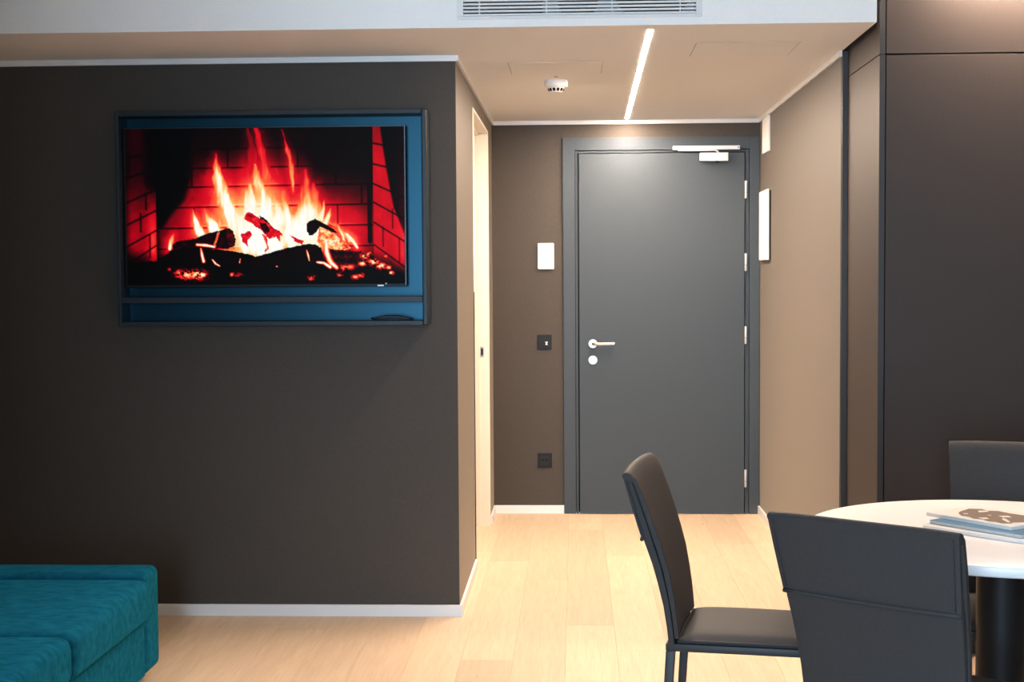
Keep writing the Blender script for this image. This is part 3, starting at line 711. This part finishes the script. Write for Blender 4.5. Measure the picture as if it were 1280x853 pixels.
def make_chair(loc, ang, label):
    """origin on the floor below the rear of the seat; faces local +y"""
    t = tag(empty('dining_chair', loc, ang - math.pi / 2), label, 'chair', 'charcoal leather chairs around the round table')
    # core of the backrest, with the long uprights of the frame
    zc = [.412, .44, .48, .54, .60, .66, .72, .78, .84, .89, .905]
    core = [(smoothA(z, VS), z) for z in zc] + [(smoothA(z, VS) + smoothA(z, TS) * .55, z) for z in zc[::-1]]
    sweep_profile(core, lambda z: smoothA(z, WS) - (.004 if z > .72 else 0), 'backrest', LEATH, t, bev=.005)
    # front pad rolling over the crest and down the back as a flap
    zf = [.448, .47, .52, .58, .64, .70, .76, .82, .87, .90]
    front = [(smoothA(z, VS) + smoothA(z, TS), z) for z in zf]
    vt = VS[-1]
    crest = [(vt + .0275, .912), (vt + .022, .919), (vt + .013, .9225), (vt + .003, .9205), (vt - .003, .913)]
    zb_ = [.90, .87, .83, .78, .75, .733, .727]
    back = [(smoothA(z, VS) - .0035, z) for z in zb_]
    inner_b = [(smoothA(z, VS) + .004, z) for z in (.727, .76, .82, .87, .895)]
    inner_f = [(smoothA(z, VS) + smoothA(z, TS) * .60, z) for z in (.89, .84, .76, .70, .64, .58, .52, .47, .448)]
    sweep_profile(front + crest + back + inner_b + inner_f, lambda z: smoothA(z, WS) + .002, 'back_pad', LEATH, t, bev=.0025)
    # rolled seam at the lower edge of the flap
    bm = bmesh.new(); z = .729
    tube(bm, [((fz(z, WS) + .0) * s, smoothA(z, VS) - .0045 + CURV * s * s, z) for s in np.linspace(-1, 1, 13)], .0055, 10)
    link('seam_roll', bm, LEATH, t, True)
    # stitched side seams of the flap
    for s in (-1, 1):
        bm = bmesh.new(); tube(bm, [(s * (smoothA(z, WS) - .010), smoothA(z, VS) - .0040 + CURV * .9, z) for z in np.linspace(.74, .905, 9)], .0013, 6)
        link('stitching', bm, LEATH2, t, True)
    # seat frame, cushion, piping
    SW0, SW1, SD = .198, .190, .475
    bm = bmesh.new()
    P = [(-SW0, 0.0), (SW0, 0.0), (SW1, SD), (-SW1, SD)]
    lo = [bm.verts.new((x, y, .410)) for x, y in P]; hi = [bm.verts.new((x, y, .4325)) for x, y in P]
    bm.faces.new(lo[::-1]); bm.faces.new(hi)
    for i in range(4): bm.faces.new((lo[i], lo[(i + 1) % 4], hi[(i + 1) % 4], hi[i]))
    bmesh.ops.bevel(bm, geom=bm.edges[:], offset=.004, segments=2, profile=.5, affect='EDGES')
    link('seat_frame', bm, LEATH2, t, True, 40)
    bm = bmesh.new(); n = 22; grid = []
    for j in range(n + 1):
        row = []
        for i in range(n + 1):
            a, b_ = 2 * i / n - 1, 2 * j / n - 1
            y = .034 + (SD - .040) * (b_ + 1) / 2; w_ = SW0 + (SW1 - SW0) * y / SD - .003
            e = (1 - abs(a) ** 8) * (1 - abs(b_) ** 8); cr = (1 - a * a) * (1 - b_ * b_)
            row.append(bm.verts.new((a * w_, y, .443 + .018 * max(0, e) ** .6 + .010 * cr)))
        grid.append(row)
    for j in range(n):
        for i in range(n): bm.faces.new((grid[j][i], grid[j][i + 1], grid[j + 1][i + 1], grid[j + 1][i]))
    bd = [grid[0][i] for i in range(n + 1)] + [grid[j][n] for j in range(1, n + 1)] + [grid[n][i] for i in range(n - 1, -1, -1)] + [grid[j][0] for j in range(n - 1, 0, -1)]
    low = [bm.verts.new((v.co.x * .985, v.co.y, .434)) for v in bd]
    for i in range(len(bd)): bm.faces.new((bd[i], low[i], low[(i + 1) % len(bd)], bd[(i + 1) % len(bd)]))
    bm.faces.new(low)
    bmesh.ops.recalc_face_normals(bm, faces=bm.faces[:])
    loop = [v.co.copy() for v in bd]
    cs = link('seat', bm, LEATH, t, True, 60)
    bm = bmesh.new(); tube(bm, [Vector((p.x * 1.004, p.y, p.z - .001)) for p in loop], .0028, 6, closed=True)
    link('piping', bm, LEATH2, cs, True)
    # legs
    for s in (-1, 1):
        for rear in (True, False):
            bm = bmesh.new()
            if rear: top, bot, wt, wb = (s * (SW0 - .0132), .0135), (s * (SW0 - .0105), -.012), .013, .0105
            else: top, bot, wt, wb = (s * (SW1 - .0135), SD - .0145), (s * (SW1 - .0115), SD - .012), .013, .0105
            A = [bm.verts.new((top[0] + dx * wt, top[1] + dy * wt, .4115)) for dx, dy in ((-1, -1), (1, -1), (1, 1), (-1, 1))]
            B = [bm.verts.new((bot[0] + dx * wb, bot[1] + dy * wb, .0)) for dx, dy in ((-1, -1), (1, -1), (1, 1), (-1, 1))]
            bm.faces.new(A); bm.faces.new(B[::-1])
            for i in range(4): bm.faces.new((B[i], B[(i + 1) % 4], A[(i + 1) % 4], A[i]))
            bmesh.ops.bevel(bm, geom=bm.edges[:], offset=.003, segments=2, profile=.5, affect='EDGES')
            link('leg', bm, LEATH2, t, True, 40)
    return t
make_chair((.290, 4.235, 0), math.radians(-11), 'charcoal leather dining chair seen from its side, facing the white table')
make_chair((.700, 3.315, 0), math.radians(52.3), 'charcoal leather dining chair with its back turned, in front of the table')
make_chair((1.413, 4.605, 0), math.radians(180 + 70.8), 'charcoal leather dining chair between the white table and the tall cabinet')

# ------------------------------------------------------------------ teal sofa
t = tag(empty('sofa', (-1.53, 4.2, 0)), 'teal velvet sofa with square seat cushions below the television', 'sofa')
def pillow(name, x0, x1, y0, y1, z0, z1, rad, parent, m=TEAL, crown=.0, seg=5):
    bm = bmesh.new(); add_box(bm, x0 + 1.53, x1 + 1.53, y0 - 4.2, y1 - 4.2, z0, z1)
    bmesh.ops.bevel(bm, geom=bm.edges[:], offset=rad, segments=seg, profile=.5, affect='EDGES')
    return weighted(link(name, bm, m, parent))
pillow('arm', -2.66, -1.531, 5.035, 5.21, .045, .418, .028, t)
pillow('arm', -2.66, -1.531, 2.30, 2.475, .045, .418, .028, t)
pillow('base', -2.64, -1.537, 2.47, 5.04, .045, .255, .008, t)
pillow('seat_cushion', -2.42, -1.502, 4.232, 5.033, .250, .403, .042, t)
pillow('seat_cushion', -2.42, -1.502, 3.40, 4.228, .250, .403, .042, t)
pillow('seat_cushion', -2.42, -1.502, 2.48, 3.396, .250, .403, .042, t)
pillow('backrest', -2.66, -2.42, 2.475, 5.035, .25, .80, .05, t)
for x in (-2.58, -1.62):
    for y in (2.38, 5.12):
        bm = bmesh.new(); lathe(bm, [(.022, 0), (.026, .05)], 16, 'Z', (x + 1.53, y - 4.2, 0)); link('foot', bm, BPLAST, t)

# ------------------------------------------------------------------ living room lamps outside the picture; the downlights are added fill
def fill_downlight(x, y, power, label, size=120, color=SPOT_COLOR):
    t = tag(empty('ceiling_fill_lamp', (x, y, HF)), label, 'light', 'added living room fill lamps')
    bm = bmesh.new(); lathe(bm, [(.055, 0), (.055, -.004), (.045, -.006), (.043, -.002)], 32); link('trim_ring', bm, WHITE, t, True, 40)
    o = spot_lamp('fill_bulb', (0, 0, -.02), power, size); o.data.color = color; o.parent = t
t = tag(empty('linear_light', (1.87, 5.46, HF)), 'slim linear light in the ceiling close to the tall cabinet', 'light')
box('diffuser', -.48, .48, -.01, .01, -.004, .001, emat('led_diffuser_warm', (1.0, .74, .55, 1), 900.0), t)
fill_downlight(1.15, 3.95, 20, 'added fill lamp above the dining table', 75, (1.0, .92, .84))  # invented lamp, whitens the tabletop
fill_downlight(-.35, 4.5, 85, 'added fill lamp above the open floor beside the sofa', 72, (1.0, .82, .64))  # extra lamp put in to brighten the front floor
fill_downlight(-1.9, 3.9, 60, 'added fill lamp above the sofa', 70, (.95, .95, 1.0))  # unseen lamp added so the sofa gets light behind the partition
# lamp inside the side room
d = bpy.data.lights.new('side_room_lamp', 'POINT'); d.energy = 18; d.color = (1.0, .82, .6); d.shadow_soft_size = .1
o = bpy.data.objects.new('side_room_lamp', d); COL.objects.link(o); o.location = (-1.2, 7.3, 2.1)
